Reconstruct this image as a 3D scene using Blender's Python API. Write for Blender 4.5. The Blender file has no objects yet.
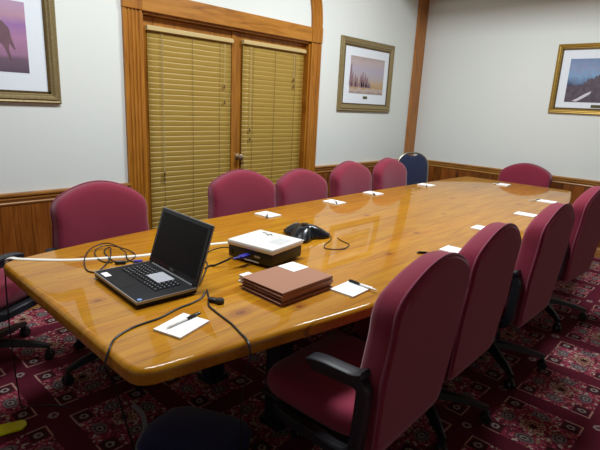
import bpy, bmesh, math, random
from mathutils import Vector, Matrix
random.seed(7)
C = bpy.context.scene
COL = C.collection

# ------------------------------------------------------------------ camera
cam = bpy.data.cameras.new('camera'); camo = bpy.data.objects.new('camera', cam); COL.objects.link(camo)
yaw, pitch, roll = -0.74625349, 0.24682286, 0.04890843
fw = Vector((math.sin(yaw)*math.cos(pitch), math.cos(yaw)*math.cos(pitch), -math.sin(pitch)))
r0 = Vector((math.cos(yaw), -math.sin(yaw), 0)); u0 = r0.cross(fw)
rt = r0*math.cos(roll)+u0*math.sin(roll); up = -r0*math.sin(roll)+u0*math.cos(roll)
mw = Matrix((( rt.x, up.x, -fw.x, 0), (rt.y, up.y, -fw.y, 0), (rt.z, up.z, -fw.z, 1.45), (0,0,0,1)))
camo.matrix_world = mw
cam.sensor_width = 36; cam.lens = 480/600*36; cam.clip_start = .03
C.camera = camo

# ------------------------------------------------------------------ world, lights, exposure
w = bpy.data.worlds.new('world'); C.world = w; w.use_nodes = True
w.node_tree.nodes['Background'].inputs[0].default_value = (.8, .85, 1, 1)
w.node_tree.nodes['Background'].inputs[1].default_value = 0.02
C.view_settings.view_transform = 'Standard'; C.view_settings.look = 'None'
C.view_settings.exposure = 0.05; C.view_settings.gamma = 1.0; C.view_settings.use_curve_mapping = False
def area(name, loc, sx, sy, power, col=(.945, 1, 1.05), spread=180, rot=(0, 0, 0)):
    l = bpy.data.lights.new(name, 'AREA'); l.shape = 'RECTANGLE'; l.size = sx; l.size_y = sy
    l.energy = power; l.color = col; l.spread = math.radians(spread)
    o = bpy.data.objects.new(name, l); COL.objects.link(o); o.location = loc; o.rotation_euler = rot
    return o
LIGHTS = [(-1.80, 1.30, 66), (-1.65, 3.6, 83)]
for x, y, p in LIGHTS:
    area('ceiling_lamp_light', (x, y, 3.30), .55, 1.1, p)

# ------------------------------------------------------------------ colour + material helpers
def L(r, g, b, a=1):
    f = lambda c: (c/255/12.92) if c/255 <= .04045 else ((c/255+.055)/1.055)**2.4
    return (f(r), f(g), f(b), a)
class NB:
    """tiny node-tree builder"""
    def __init__(s, name):
        s.m = bpy.data.materials.new(name); s.m.use_nodes = True
        s.t = s.m.node_tree; s.n = s.t.nodes; s.b = s.n['Principled BSDF']
    def link(s, a, b): s.t.links.new(a, b)
    def put(s, v, sock):
        if hasattr(v, 'links') or isinstance(v, bpy.types.NodeSocket): s.link(v, sock)
        else: sock.default_value = v
    def math(s, op, a, b=0.0, c=0.0, clamp=False):
        n = s.n.new('ShaderNodeMath'); n.operation = op; n.use_clamp = clamp
        s.put(a, n.inputs[0]); s.put(b, n.inputs[1]); s.put(c, n.inputs[2]); return n.outputs[0]
    def mix(s, f, a, b, mode='MIX'):
        n = s.n.new('ShaderNodeMix'); n.data_type = 'RGBA'; n.blend_type = mode
        s.put(f, n.inputs[0]); s.put(a, n.inputs[6]); s.put(b, n.inputs[7]); return n.outputs[2]
    def coord(s, kind='Object'):
        return s.n.new('ShaderNodeTexCoord').outputs[kind]
    def mapping(s, vec, scale=(1, 1, 1), loc=(0, 0, 0), rot=(0, 0, 0)):
        n = s.n.new('ShaderNodeMapping'); s.link(vec, n.inputs[0])
        n.inputs[1].default_value = loc; n.inputs[2].default_value = rot; n.inputs[3].default_value = scale
        return n.outputs[0]
    def noise(s, vec, scale=5, detail=4, rough=.5, dist=0):
        n = s.n.new('ShaderNodeTexNoise'); s.link(vec, n.inputs['Vector'])
        n.inputs['Scale'].default_value = scale; n.inputs['Detail'].default_value = detail
        n.inputs['Roughness'].default_value = rough; n.inputs['Distortion'].default_value = dist
        return n.outputs[0]
    def voro(s, vec, scale=5, out='Distance', feature='F1', rand=1):
        n = s.n.new('ShaderNodeTexVoronoi'); n.feature = feature; s.link(vec, n.inputs['Vector'])
        n.inputs['Scale'].default_value = scale; n.inputs['Randomness'].default_value = rand
        return n.outputs[out]
    def ramp(s, f, stops, interp='LINEAR'):
        n = s.n.new('ShaderNodeValToRGB'); s.link(f, n.inputs[0]); n.color_ramp.interpolation = interp
        e = n.color_ramp.elements
        while len(e) < len(stops): e.new(.5)
        for k, (p, c) in enumerate(stops): e[k].position = p; e[k].color = c
        return n.outputs[0]
    def sep(s, vec):
        n = s.n.new('ShaderNodeSeparateXYZ'); s.link(vec, n.inputs[0]); return n.outputs
    def comb(s, x, y, z):
        n = s.n.new('ShaderNodeCombineXYZ'); s.put(x, n.inputs[0]); s.put(y, n.inputs[1]); s.put(z, n.inputs[2]); return n.outputs[0]
    def bump(s, h, strength=.3, dist=.002):
        n = s.n.new('ShaderNodeBump'); n.inputs['Strength'].default_value = strength; n.inputs['Distance'].default_value = dist
        s.link(h, n.inputs['Height']); s.link(n.outputs[0], s.b.inputs['Normal'])
    def set(s, color=None, rough=None, metal=None, coat=None, coatr=None, spec=None, sheen=None):
        if color is not None: s.put(color, s.b.inputs['Base Color'])
        if rough is not None: s.put(rough, s.b.inputs['Roughness'])
        if metal is not None: s.b.inputs['Metallic'].default_value = metal
        if coat is not None: s.b.inputs['Coat Weight'].default_value = coat
        if coatr is not None: s.b.inputs['Coat Roughness'].default_value = coatr
        if spec is not None: s.b.inputs['Specular IOR Level'].default_value = spec
        if sheen is not None: s.b.inputs['Sheen Weight'].default_value = sheen
        return s.m
def plain(name, col, rough=.5, metal=0, var=.08, scale=30, **k):
    m = NB(name); n = m.noise(m.coord(), scale, 3)
    d = tuple(c*(1-var) for c in col[:3])+(1,); u = tuple(min(1, c*(1+var)) for c in col[:3])+(1,)
    return m.set(m.mix(n, d, u), rough, metal, **k)

def wood_mat(name, along=1, across=0, base=(178, 112, 48), dark=(120, 62, 22), light=(205, 145, 72), plank=.12, rough=.4,
             coat=0, coatr=.05, knots=True, spread=1.0, seam=True, butt=0, across2=None, bumpy=True, knot_scale=1.0, extra_knots=(), spec=.5):
    m = NB(name); co = m.coord(); xyz = m.sep(co)
    al = xyz[along]; ac = xyz[across]
    if across2 is not None: ac = m.math('ADD', ac, xyz[across2])
    pl = m.math('FLOOR', m.math('DIVIDE', ac, plank))
    wn = m.n.new('ShaderNodeTexWhiteNoise'); wn.noise_dimensions = '1D'; m.link(pl, wn.inputs['W'])
    rnd = wn.outputs['Value']
    al2 = m.math('ADD', al, m.math('MULTIPLY', rnd, 7.3))
    if butt:
        bi = m.math('FLOOR', m.math('DIVIDE', al2, butt))
        w2 = m.n.new('ShaderNodeTexWhiteNoise'); w2.noise_dimensions = '2D'
        m.link(m.comb(bi, pl, 0), w2.inputs['Vector']); rnd = w2.outputs['Value']
        al2 = m.math('ADD', al, m.math('MULTIPLY', rnd, 7.3))
    v = m.comb(m.math('MULTIPLY', al2, 1.0), m.math('MULTIPLY', ac, 9.0), m.math('MULTIPLY', rnd, 5))
    g1 = m.noise(v, 2.2, 5, .55, 1.2)
    v2 = m.comb(m.math('MULTIPLY', al2, 3.0), m.math('MULTIPLY', ac, 90.0), rnd)
    g2 = m.noise(v2, 2.0, 3, .6, .2)
    f = m.math('ADD', m.math('MULTIPLY', g1, .75), m.math('MULTIPLY', g2, .25))
    c = m.ramp(f, [(.30, L(*dark)), (.48, L(*base)), (.70, L(*light))])
    tone = m.math('ADD', m.math('MULTIPLY', m.math('SUBTRACT', rnd, .5), .45*spread), 1.0)
    hue = m.mix(m.math('MULTIPLY', rnd, .35*spread), (1, 1, 1, 1), L(255, 226, 196))
    c = m.mix(1.0, c, hue, 'MULTIPLY')
    c = m.mix(1.0, c, m.comb(tone, tone, tone), 'MULTIPLY')
    if knots:
        kv = m.comb(m.math('MULTIPLY', al2, 1.9*knot_scale), m.math('MULTIPLY', ac, 4.2*knot_scale), m.math('MULTIPLY', rnd, 3))
        kv2 = m.n.new('ShaderNodeVectorMath'); kv2.operation = 'ADD'; m.link(kv, kv2.inputs[0])
        nz = m.n.new('ShaderNodeTexNoise'); nz.inputs['Scale'].default_value = 3; m.link(kv, nz.inputs['Vector'])
        sc = m.n.new('ShaderNodeVectorMath'); sc.operation = 'SCALE'; sc.inputs['Scale'].default_value = .10; m.link(nz.outputs['Color'], sc.inputs[0])
        m.link(sc.outputs[0], kv2.inputs[1])
        kd = m.voro(kv2.outputs[0], 1.0)
        ring = m.ramp(kd, [(.0, (1, 1, 1, 1)), (.045, (.9, .9, .9, 1)), (.075, (.25, .25, .25, 1)), (.16, (0, 0, 0, 1))])
        c = m.mix(m.math('MULTIPLY', ring, .8), c, L(dark[0]*.62, dark[1]*.55, dark[2]*.5))
    for kx, ky, kr in extra_knots:
        dx = m.math('MULTIPLY', m.math('SUBTRACT', xyz[0], kx), 1/kr); dy = m.math('MULTIPLY', m.math('SUBTRACT', xyz[1], ky), .62/kr)
        dd = m.math('SQRT', m.math('ADD', m.math('MULTIPLY', dx, dx), m.math('MULTIPLY', dy, dy)))
        dd = m.math('ADD', dd, m.math('MULTIPLY', m.math('SUBTRACT', g1, .5), .9))
        kf = m.ramp(m.math('MULTIPLY', dd, .5), [(.0, (.9, .9, .9, 1)), (.22, (.8, .8, .8, 1)), (.34, (.35, .35, .35, 1)), (.5, (.45, .45, .45, 1)), (.72, (.12, .12, .12, 1)), (1, (0, 0, 0, 1))])
        c = m.mix(kf, c, L(112, 52, 14))
    if seam:
        fr = m.math('ABSOLUTE', m.math('SUBTRACT', m.math('FRACT', m.math('DIVIDE', ac, plank)), .5))
        sm = m.math('GREATER_THAN', fr, .5-.0018/plank)
        c = m.mix(m.math('MULTIPLY', sm, .55), c, L(dark[0]*.5, dark[1]*.5, dark[2]*.5))
    if bumpy: m.bump(g2, .12, .001)
    return m.set(c, rough, coat=coat, coatr=coatr, spec=spec)

M = {}
# knots of the table boards, in the table's own coordinates
_kr = random.Random(3)
KN = [(x+1.68, y-2.9, r) for x, y, r in ((-1.165, .985, .022), (-1.565, .67, .016), (-1.42, 1.86, .013), (-1.07, 1.17, .018), (-1.35, 2.47, .016), (-1.22, 1.98, .014), (-1.75, 3.75, .018), (-2.07, .83, .014),
      (-1.62, 1.10, .016), (-1.80, 2.6, .016), (-2.16, 1.33, .015), (-1.5, 3.1, .014), (-2.05, 3.6, .017), (-1.9, 4.5, .016), (-1.3, 4.0, .015), (-1.98, 2.3, .012))]
# table top: clear-coated knotty pine, boards run the length of the table
M['table'] = wood_mat('lacquered_pine', 1, 0, (172, 115, 8), (152, 92, 6), (188, 135, 18), plank=.145, rough=.5, coat=.66, coatr=.045, spec=.10,
                      spread=.32, butt=1.7, bumpy=False, knots=False, extra_knots=KN)
M['apron'] = wood_mat('apron_pine', 1, 2, (120, 70, 25), (80, 40, 12), (140, 85, 35), plank=.2, seam=False, rough=.4)
M['wain'] = wood_mat('wainscot_pine', 2, 1, (126, 72, 20), (88, 44, 10), (152, 94, 36), plank=.105, rough=.38, spread=1.2)
M['wainb'] = wood_mat('wainscot_pine_back', 2, 0, (124, 70, 20), (88, 44, 10), (150, 92, 34), plank=.105, rough=.38, spread=1.2)
M['trimv'] = wood_mat('upright_trim_pine', 2, 1, (158, 102, 30), (124, 72, 16), (178, 122, 42), plank=.6, seam=False, rough=.32, spread=.4)
M['trimh'] = wood_mat('long_trim_pine', 1, 2, (166, 110, 38), (130, 80, 22), (186, 130, 52), plank=.6, seam=False, rough=.32, spread=.3)
M['railh'] = wood_mat('rail_pine', 1, 2, (168, 114, 48), (126, 76, 26), (194, 140, 68), plank=.6, seam=False, rough=.35, spread=.3, knots=False)
M['railx'] = wood_mat('rail_pine_back', 0, 2, (168, 114, 48), (126, 76, 26), (194, 140, 68), plank=.6, seam=False, rough=.35, spread=.3, knots=False)
M['base'] = wood_mat('baseboard_pine', 1, 2, (176, 122, 66), (128, 80, 36), (205, 152, 92), plank=.6, seam=False, rough=.4, spread=.3, knots=False)
M['basex'] = wood_mat('baseboard_pine_back', 0, 2, (176, 122, 66), (128, 80, 36), (205, 152, 92), plank=.6, seam=False, rough=.4, spread=.3, knots=False)
M['post'] = wood_mat('post_pine', 2, 1, (164, 104, 44), (124, 70, 26), (184, 124, 56), plank=.5, seam=False, rough=.45, spread=.2)
M['ceil'] = wood_mat('ceiling_pine', 1, 0, (170, 120, 70), (120, 75, 35), (195, 145, 90), plank=.14, rough=.5, knots=False)
def wall_m():
    m = NB('painted_wall'); co = m.coord(); n = m.noise(co, 60, 4, .6); n2 = m.noise(co, 1.2, 3)
    c = m.mix(n2, L(219, 225, 220), L(225, 231, 225)); m.bump(n, .12, .002)
    return m.set(c, .65)
M['wall'] = wall_m()
def fabric(name, a, b, sheen=.25, r=.9, s=420):
    m = NB(name); co = m.coord(); n = m.noise(co, s, 2, .5); n2 = m.noise(co, 6, 3)
    c = m.mix(n, L(*a), L(*b)); c = m.mix(m.math('MULTIPLY', n2, .25), c, L(a[0]*.8, a[1]*.8, a[2]*.8))
    m.bump(n, .35, .001)
    return m.set(c, r, sheen=sheen, spec=.2)
M['maroon'] = fabric('maroon_fabric', (120, 32, 52), (148, 49, 71))
M['maroon_pipe'] = fabric('maroon_piping', (128, 50, 74), (150, 70, 92))
M['navyfab'] = fabric('navy_fabric', (36, 42, 68), (50, 58, 86))
M['navybag'] = fabric('navy_canvas', (14, 17, 66), (20, 24, 84))
M['strapm'] = fabric('grey_webbing', (110, 115, 120), (140, 145, 150))
M['black'] = plain('black_plastic', L(22, 23, 26), .42)
M['blackarm'] = plain('black_arm_urethane', L(30, 33, 38), .38)
M['blackg'] = plain('black_gloss', L(18, 23, 28), .2)
M['darksteel'] = plain('brushed_chrome', L(190, 190, 186), .25, 1, scale=80)
M['steelc'] = plain('champagne_steel', L(170, 165, 150), .35, .8)
M['paper'] = plain('white_paper', L(244, 243, 240), .6, var=.015)
M['offw'] = plain('offwhite_plastic', L(232, 230, 222), .35, var=.02)
M['greyline'] = plain('pale_grey_print', L(198, 202, 206), .5, var=.03)
M['kraft'] = plain('brown_card', L(158, 112, 86), .75, var=.07, scale=200)
M['slv'] = plain('silver_plastic', L(165, 166, 166), .35, .5)
M['lid'] = plain('dark_grey_lid', L(52, 54, 58), .4, .3)
M['blue'] = plain('blue_plug', L(40, 40, 150), .4)
M['yellow'] = plain('yellow_plastic', L(226, 222, 20), .35, var=.05)
M['tape'] = plain('white_tape', L(228, 226, 214), .5, var=.03)
M['brass'] = plain('satin_nickel', L(214, 200, 170), .22, .9)
M['glass'] = plain('dark_glass', L(10, 12, 14), .05)
M['dispm'] = plain('matte_black_display', L(10, 11, 13), .45, spec=.2)
M['cream'] = plain('cream_metal', L(196, 174, 118), .4, var=.03)
M['cordm'] = plain('tan_cord', L(120, 98, 52), .7)
M['tassel'] = plain('brown_tassel', L(110, 78, 38), .5)
M['key'] = plain('black_keycap', L(22, 23, 26), .6, spec=.25)
M['keyprint'] = plain('white_key_legend', L(175, 178, 182), .5)
M['patchg'] = plain('light_grey_patch', L(190, 192, 198), .4, var=.02)

# gold frames with streaked mouldings
def gold(name, a, b, metal=.55):
    m = NB(name); co = m.coord(); n = m.noise(m.mapping(co, (14, 14, 14)), 6, 4, .6)
    m.bump(n, .3, .002)
    return m.set(m.mix(n, L(*a), L(*b)), .38, metal)
M['gold'] = gold('gold_leaf', (122, 92, 34), (206, 170, 84))
M['bronze'] = gold('bronze_gilt', (104, 88, 52), (176, 158, 112), .4)
M['lip'] = gold('dark_gilt_lip', (60, 46, 22), (110, 88, 44), .4)
M['mat'] = plain('white_matboard', L(226, 234, 240), .5, var=.01)
M['plate'] = plain('bronze_plate', L(90, 84, 50), .4, .5)

# carpet
def carpet():
    m = NB('medallion_carpet'); co = m.coord(); xyz = m.sep(co); Pd = .4575
    u = m.math('FRACT', m.math('DIVIDE', m.math('ADD', xyz[0], .74+10*Pd), Pd))
    v = m.math('FRACT', m.math('DIVIDE', m.math('ADD', xyz[1], -2.50+20*Pd), Pd))
    du = m.math('SUBTRACT', u, .5); dv = m.math('SUBTRACT', v, .5)
    a = m.math('ABSOLUTE', du); b = m.math('ABSOLUTE', dv)
    mx = m.math('MAXIMUM', a, b); mn = m.math('MINIMUM', a, b)
    def rr(cx, cy, sx=1, sy=1):
        x = m.math('MULTIPLY', m.math('SUBTRACT', a, cx), sx); y = m.math('MULTIPLY', m.math('SUBTRACT', b, cy), sy)
        return m.math('SQRT', m.math('ADD', m.math('MULTIPLY', x, x), m.math('MULTIPLY', y, y)))
    AND = lambda p, q: m.math('MULTIPLY', p, q)
    LT = lambda x, t: m.math('LESS_THAN', x, t)
    GT = lambda x, t: m.math('GREATER_THAN', x, t)
    n1 = m.noise(co, 48, 3, .6); vo = m.voro(co, 85, 'Color'); vs = m.sep(vo)[0]
    # busy floral field of the tile
    fieldc = m.ramp(vs, [(0, L(128, 46, 62)), (.28, L(84, 34, 46)), (.40, L(170, 84, 98)), (.60, L(140, 50, 68)), (.74, L(182, 168, 156)), (.84, L(100, 44, 56)), (.93, L(150, 124, 100))], 'CONSTANT')
    col = fieldc
    rad = m.math('SQRT', m.math('ADD', m.math('MULTIPLY', du, du), m.math('MULTIPLY', dv, dv)))
    ang = m.n.new('ShaderNodeMath'); ang.operation = 'ARCTAN2'; m.link(dv, ang.inputs[0]); m.link(du, ang.inputs[1])
    pet = m.math('ADD', rad, m.math('MULTIPLY', m.math('COSINE', m.math('MULTIPLY', ang.outputs[0], 8)), .014))
    col = m.mix(AND(LT(pet, .115), GT(pet, .095)), col, L(162, 140, 116))
    col = m.mix(LT(pet, .07), col, L(150, 118, 92))
    col = m.mix(LT(pet, .045), col, L(58, 18, 28))
    # ovals on the four sides
    for cx, cy, sx, sy in ((0, .255, 1, 1.35), (.255, 0, 1.35, 1)):
        d = m.math('ADD', rr(cx, cy, sx, sy), m.math('MULTIPLY', m.math('SUBTRACT', n1, .5), .06))
        col = m.mix(LT(d, .105), col, L(124, 44, 60))
        col = m.mix(LT(d, .092), col, L(112, 104, 104))
        col = m.mix(LT(d, .066), col, L(78, 50, 58))
        col = m.mix(LT(d, .046), col, L(134, 130, 124))
        col = m.mix(LT(d, .020), col, L(70, 30, 40))
    # dark corner squares with a small rosette
    sq = m.math('MAXIMUM', m.math('ABSOLUTE', m.math('SUBTRACT', a, .285)), m.math('ABSOLUTE', m.math('SUBTRACT', b, .285)))
    col = m.mix(LT(sq, .088), col, L(118, 40, 56))
    col = m.mix(LT(sq, .078), col, L(64, 30, 36))
    ds = rr(.285, .285); dsn = m.math('ADD', ds, m.math('MULTIPLY', m.math('SUBTRACT', n1, .5), .05))
    col = m.mix(LT(dsn, .042), col, L(146, 134, 126))
    col = m.mix(LT(dsn, .018), col, L(60, 30, 40))
    # stripes between the tiles, pale brackets on the corners
    stripe = GT(mx, .385)
    sc = m.mix(n1, L(80, 22, 38), L(98, 34, 48))
    col = m.mix(stripe, col, sc)
    br = AND(AND(GT(mx, .376), LT(mx, .390)), GT(mn, .205))
    col = m.mix(br, col, L(176, 144, 128))
    cr = rr(.5, .5); crn = m.math('ADD', cr, m.math('MULTIPLY', m.math('SUBTRACT', n1, .5), .05))
    col = m.mix(LT(crn, .05), col, L(152, 132, 132))
    col = m.mix(LT(crn, .022), col, L(80, 36, 54))
    n3 = m.noise(co, 300, 2, .5); col = m.mix(m.math('MULTIPLY', n3, .12), col, L(40, 16, 24))
    m.bump(n3, .5, .002)
    return m.set(col, .95, spec=.1)
M['carpet'] = carpet()

# ------------------------------------------------------------------ mesh helpers
def obj(name, bm, mat, parent=None, smooth=False, mats=None):
    me = bpy.data.meshes.new(name); bm.normal_update(); bm.to_mesh(me); bm.free()
    for mm in (mats or [mat]): me.materials.append(mm)
    if smooth:
        for p in me.polygons: p.use_smooth = True
        try: me.set_sharp_from_angle(angle=math.radians(40))
        except Exception: pass
    o = bpy.data.objects.new(name, me); COL.objects.link(o)
    if parent: o.parent = parent
    return o
def struct(name, bm, mat, parent=None, **k):
    o = obj(name, bm, mat, parent, **k)
    if not parent: o['kind'] = 'structure'
    return o
def tag(o, label, cat, group=None):
    o['label'] = label; o['category'] = cat
    if group: o['group'] = group
    return o
def empty(name, loc, rz, label, cat, group=None):
    o = bpy.data.objects.new(name, None); COL.objects.link(o); o.location = loc; o.rotation_euler = (0, 0, rz)
    o.empty_display_size = .1
    return tag(o, label, cat, group)
def box(bm, c, s, bev=0, rot=None, mi=0, seg=2):
    """centre, full size"""
    r = bmesh.ops.create_cube(bm, size=1); vs = r['verts']
    bmesh.ops.scale(bm, vec=s, verts=vs)
    if bev:
        es = list({e for v in vs for e in v.link_edges})
        rb = bmesh.ops.bevel(bm, geom=es, offset=bev, segments=seg, profile=.5, affect='EDGES')
        vs = list({v for f in rb['faces'] for v in f.verts} | {v for v in vs if v.is_valid})
        allv = set(vs)
        for v in list(allv):
            for e in v.link_edges: allv.add(e.other_vert(v))
        vs = list(allv)
    if rot: bmesh.ops.rotate(bm, cent=(0, 0, 0), matrix=rot, verts=vs)
    bmesh.ops.translate(bm, vec=c, verts=vs)
    for f in {f for v in vs for f in v.link_faces}: f.material_index = mi
    return vs
def bb(x0, x1, y0, y1, z0, z1, bev=0, bm=None, mi=0):
    bm = bm or bmesh.new()
    box(bm, ((x0+x1)/2, (y0+y1)/2, (z0+z1)/2), (x1-x0, y1-y0, z1-z0), bev, mi=mi); return bm
def cr(pts, n=8, closed=False):
    P = [Vector(p) for p in pts]; out = []; N = len(P)
    rng = range(N) if closed else range(N-1)
    for i in rng:
        if closed: a, b, c, d = P[i-1], P[i], P[(i+1) % N], P[(i+2) % N]
        else: a, b, c, d = P[max(i-1, 0)], P[i], P[i+1], P[min(i+2, N-1)]
        for k in range(n):
            t = k/n
            out.append(.5*((2*b)+(c-a)*t+(2*a-5*b+4*c-d)*t*t+(3*b-a-3*c+d)*t**3))
    if not closed: out.append(P[-1])
    return out
def tube(bm, pts, r, seg=8, closed=False, prof=None, upv=Vector((0, 0, 1)), cap=True):
    """sweep a circle (or profile of (a,b) pairs) along pts"""
    N = len(pts); rings = []; prev = None
    for i, p in enumerate(pts):
        if closed: t = (pts[(i+1) % N]-pts[i-1])
        else: t = pts[min(i+1, N-1)]-pts[max(i-1, 0)]
        if t.length < 1e-9: t = Vector((0, 0, 1))
        t.normalize()
        if prev is None:
            u = upv if abs(t.dot(upv)) < .95 else Vector((1, 0, 0))
            s = t.cross(u).normalized()
        else:
            s = (prev-t*prev.dot(t)).normalized()
        prev = s; u = s.cross(t)
        rr = r[i] if isinstance(r, (list, tuple)) else r
        if prof: rings.append([bm.verts.new(p+s*a*rr+u*b*rr) for a, b in prof])
        else: rings.append([bm.verts.new(p+s*math.cos(2*math.pi*k/seg)*rr+u*math.sin(2*math.pi*k/seg)*rr) for k in range(seg)])
    m = len(rings[0])
    for i in range(N if closed else N-1):
        A, B = rings[i], rings[(i+1) % N]
        for k in range(m): bm.faces.new((A[k], A[(k+1) % m], B[(k+1) % m], B[k]))
    if not closed and cap:
        bm.faces.new(rings[0][::-1]); bm.faces.new(rings[-1])
    bmesh.ops.recalc_face_normals(bm, faces=bm.faces)
    return bm
def lathe(bm, prof, c=(0, 0, 0), seg=20, axis='Z'):
    rings = []
    for r, z in prof:
        ring = []
        for k in range(seg):
            a = 2*math.pi*k/seg; x, y = r*math.cos(a), r*math.sin(a)
            v = {'Z': (x, y, z), 'X': (z, x, y), 'Y': (x, z, y)}[axis]
            ring.append(bm.verts.new(Vector(v)+Vector(c)))
        rings.append(ring)
    for A, B in zip(rings, rings[1:]):
        for k in range(seg): bm.faces.new((A[k], A[(k+1) % seg], B[(k+1) % seg], B[k]))
    bm.faces.new(rings[0][::-1]); bm.faces.new(rings[-1])
    bmesh.ops.recalc_face_normals(bm, faces=bm.faces)
    return bm
def prism(bm, poly, z0, z1):
    """extrude an xy polygon"""
    a = [bm.verts.new((x, y, z0)) for x, y in poly]; b = [bm.verts.new((x, y, z1)) for x, y in poly]; n = len(poly)
    bm.faces.new(a[::-1]); bm.faces.new(b)
    for k in range(n): bm.faces.new((a[k], a[(k+1) % n], b[(k+1) % n], b[k]))
    bmesh.ops.recalc_face_normals(bm, faces=bm.faces)
    return bm
def extr(bm, prof, p0, p1, ux, uy):
    """extrude profile (a,b)->a*ux+b*uy from p0 to p1"""
    p0, p1, ux, uy = map(Vector, (p0, p1, ux, uy))
    A = [bm.verts.new(p0+ux*a+uy*b) for a, b in prof]; B = [bm.verts.new(p1+ux*a+uy*b) for a, b in prof]; n = len(prof)
    bm.faces.new(A[::-1]); bm.faces.new(B)
    for k in range(n): bm.faces.new((A[k], A[(k+1) % n], B[(k+1) % n], B[k]))
    bmesh.ops.recalc_face_normals(bm, faces=bm.faces)
    return bm
def copy_tree(o, parent=None):
    c = o.copy(); COL.objects.link(c); c.parent = parent
    for ch in list(o.children): copy_tree(ch, c)
    return c

# ------------------------------------------------------------------ room shell
X0, X1, Y0, Y1, H = -3.40, 2.50, -2.6, 5.85, 3.45
DY0, DY1, DZ = 1.885, 3.70, 2.045        # door opening in the left wall
struct('floor', bb(X0-.2, X1+.2, Y0-.2, Y1+.2, -.1, 0), M['carpet'])
struct('ceiling', bb(X0-.2, X1+.2, Y0-.2, Y1+.2, H, H+.1), M['ceil'])
b = bb(X0-.2, X0, Y0-.2, DY0, 0, H); bb(X0-.2, X0, DY1, Y1+.2, 0, H, bm=b); bb(X0-.2, X0, DY0, DY1, DZ, H, bm=b)
struct('wall_left', b, M['wall'])
struct('wall_back', bb(X0, X1+.2, Y1, Y1+.2, 0, H), M['wall'])
struct('wall_right', bb(X1, X1+.2, Y0-.2, Y1, 0, H), M['wall'])
struct('wall_rear', bb(X0, X1, Y0-.2, Y0, 0, H), M['wall'])
# wainscot boards with v-joints, chair rail, baseboard
def wain_left(name, y0, y1):
    bm = bmesh.new(); y = y0
    while y < y1-.01:
        e = min(y+.105, y1)
        extr(bm, [(0, 0), (.009, 0), (.012, .004), (.012, e-y-.004), (.009, e-y), (0, e-y)], (X0, y, .10), (X0, y, .75), (1, 0, 0), (0, 1, 0))
        y = e
    return struct(name, bm, M['wain'])
RAIL = [(0, .735), (.016, .735), (.020, .745), (.016, .752), (.022, .765), (.026, .772), (.026, .788), (.034, .792), (.036, .800), (.034, .810), (0, .812)]
BASE = [(0, 0), (.018, 0), (.018, .085), (.013, .098), (.013, .108), (.009, .118), (0, .12)]
def rail_left(name, prof, y0, y1, mat, ):
    struct(name, extr(bmesh.new(), prof, (X0, y0, 0), (X0, y1, 0), (1, 0, 0), (0, 0, 1)), mat)
wain_left('trim_1', Y0, 1.745); wain_left('trim_2', 3.84, 5.64)
rail_left('trim_3', RAIL, Y0, 1.745, M['railh']); rail_left('trim_4', RAIL, 3.84, 5.64, M['railh'])
rail_left('baseboard_left', BASE, Y0, 1.745, M['base'])
rail_left('baseboard_left.001', BASE, 3.84, 5.64, M['base'])
bm = bmesh.new(); x = X0+.03
while x < X1-.01:
    e = min(x+.105, X1)
    extr(bm, [(0, 0), (0, .009), (.004, .012), (e-x-.004, .012), (e-x, .009), (e-x, 0)], (x, Y1, .10), (x, Y1, .75), (1, 0, 0), (0, -1, 0)); x = e
struct('trim_5', bm, M['wainb'])
struct('trim_6', extr(bmesh.new(), RAIL, (X0+.03, Y1, 0), (X1, Y1, 0), (0, -1, 0), (0, 0, 1)), M['railx'])
struct('baseboard_back', extr(bmesh.new(), BASE, (X0+.03, Y1, 0), (X1, Y1, 0), (0, -1, 0), (0, 0, 1)), M['basex'])
struct('shade_beam', bb(X0, X1, 4.90, 5.10, 2.86, H, .01), M['ceil'])            # unseen beam above the frame, added to shade the upper back wall
struct('trim_7', bb(X0, X0+.030, 5.64, Y1, 0, H, .004), M['post'])        # corner post

# door casing: fluted pilasters, corner blocks, header, arch above
def pil_prof(w, d=.022, n=4):
    p = [(0, 0), (0, d)]; m = .022; fw = (w-2*m)/(n*1.5-.5)
    y = m
    for k in range(n):
        for t in range(7):
            a = math.pi*t/6; p.append((y+fw/2-math.cos(a)*fw/2, d-.008*math.sin(a)))
        y += fw*1.5
    p += [(w, d), (w, 0)]
    return p
def pilaster(name, y0, y1):
    bm = extr(bmesh.new(), pil_prof(y1-y0), (X0, y0, .0), (X0, y0, DZ-.0), (0, 1, 0), (1, 0, 0))
    struct(name, bm, M['trimv'])
pilaster('trim_8', 1.740, 1.885); pilaster('trim_9', 3.70, 3.845)
def rosette(name, y0, y1):
    bm = bb(X0, X0+.030, y0-.003, y1+.003, DZ, DZ+.145, .004)
    struct(name, bm, M['trimv'])
rosette('trim_10', 1.740, 1.885); rosette('trim_11', 3.70, 3.845)
struct('trim_12', bb(X0, X0+.024, 1.888, 3.697, DZ, DZ+.135, .003), M['trimh'])
cyA, Ro, Ri = (1.740+3.845)/2, 1.0525, .9075
def flute_section():
    w = Ro-Ri; return [(Ri+a, bq) for a, bq in pil_prof(w)]
bm = bmesh.new(); sec = flute_section(); rings = []; NA = 64
for i in range(NA+1):
    th = math.pi*i/NA
    rings.append([bm.verts.new((X0+d, cyA+r*math.cos(th), DZ+.145+r*math.sin(th))) for r, d in sec])
for A, B in zip(rings, rings[1:]):
    for k in range(len(sec)): bm.faces.new((A[k], A[(k+1) % len(sec)], B[(k+1) % len(sec)], B[k]))
bm.faces.new(rings[0]); bm.faces.new(rings[-1][::-1]); bmesh.ops.recalc_face_normals(bm, faces=bm.faces)
struct('trim_13', bm, M['trimv'])
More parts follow.
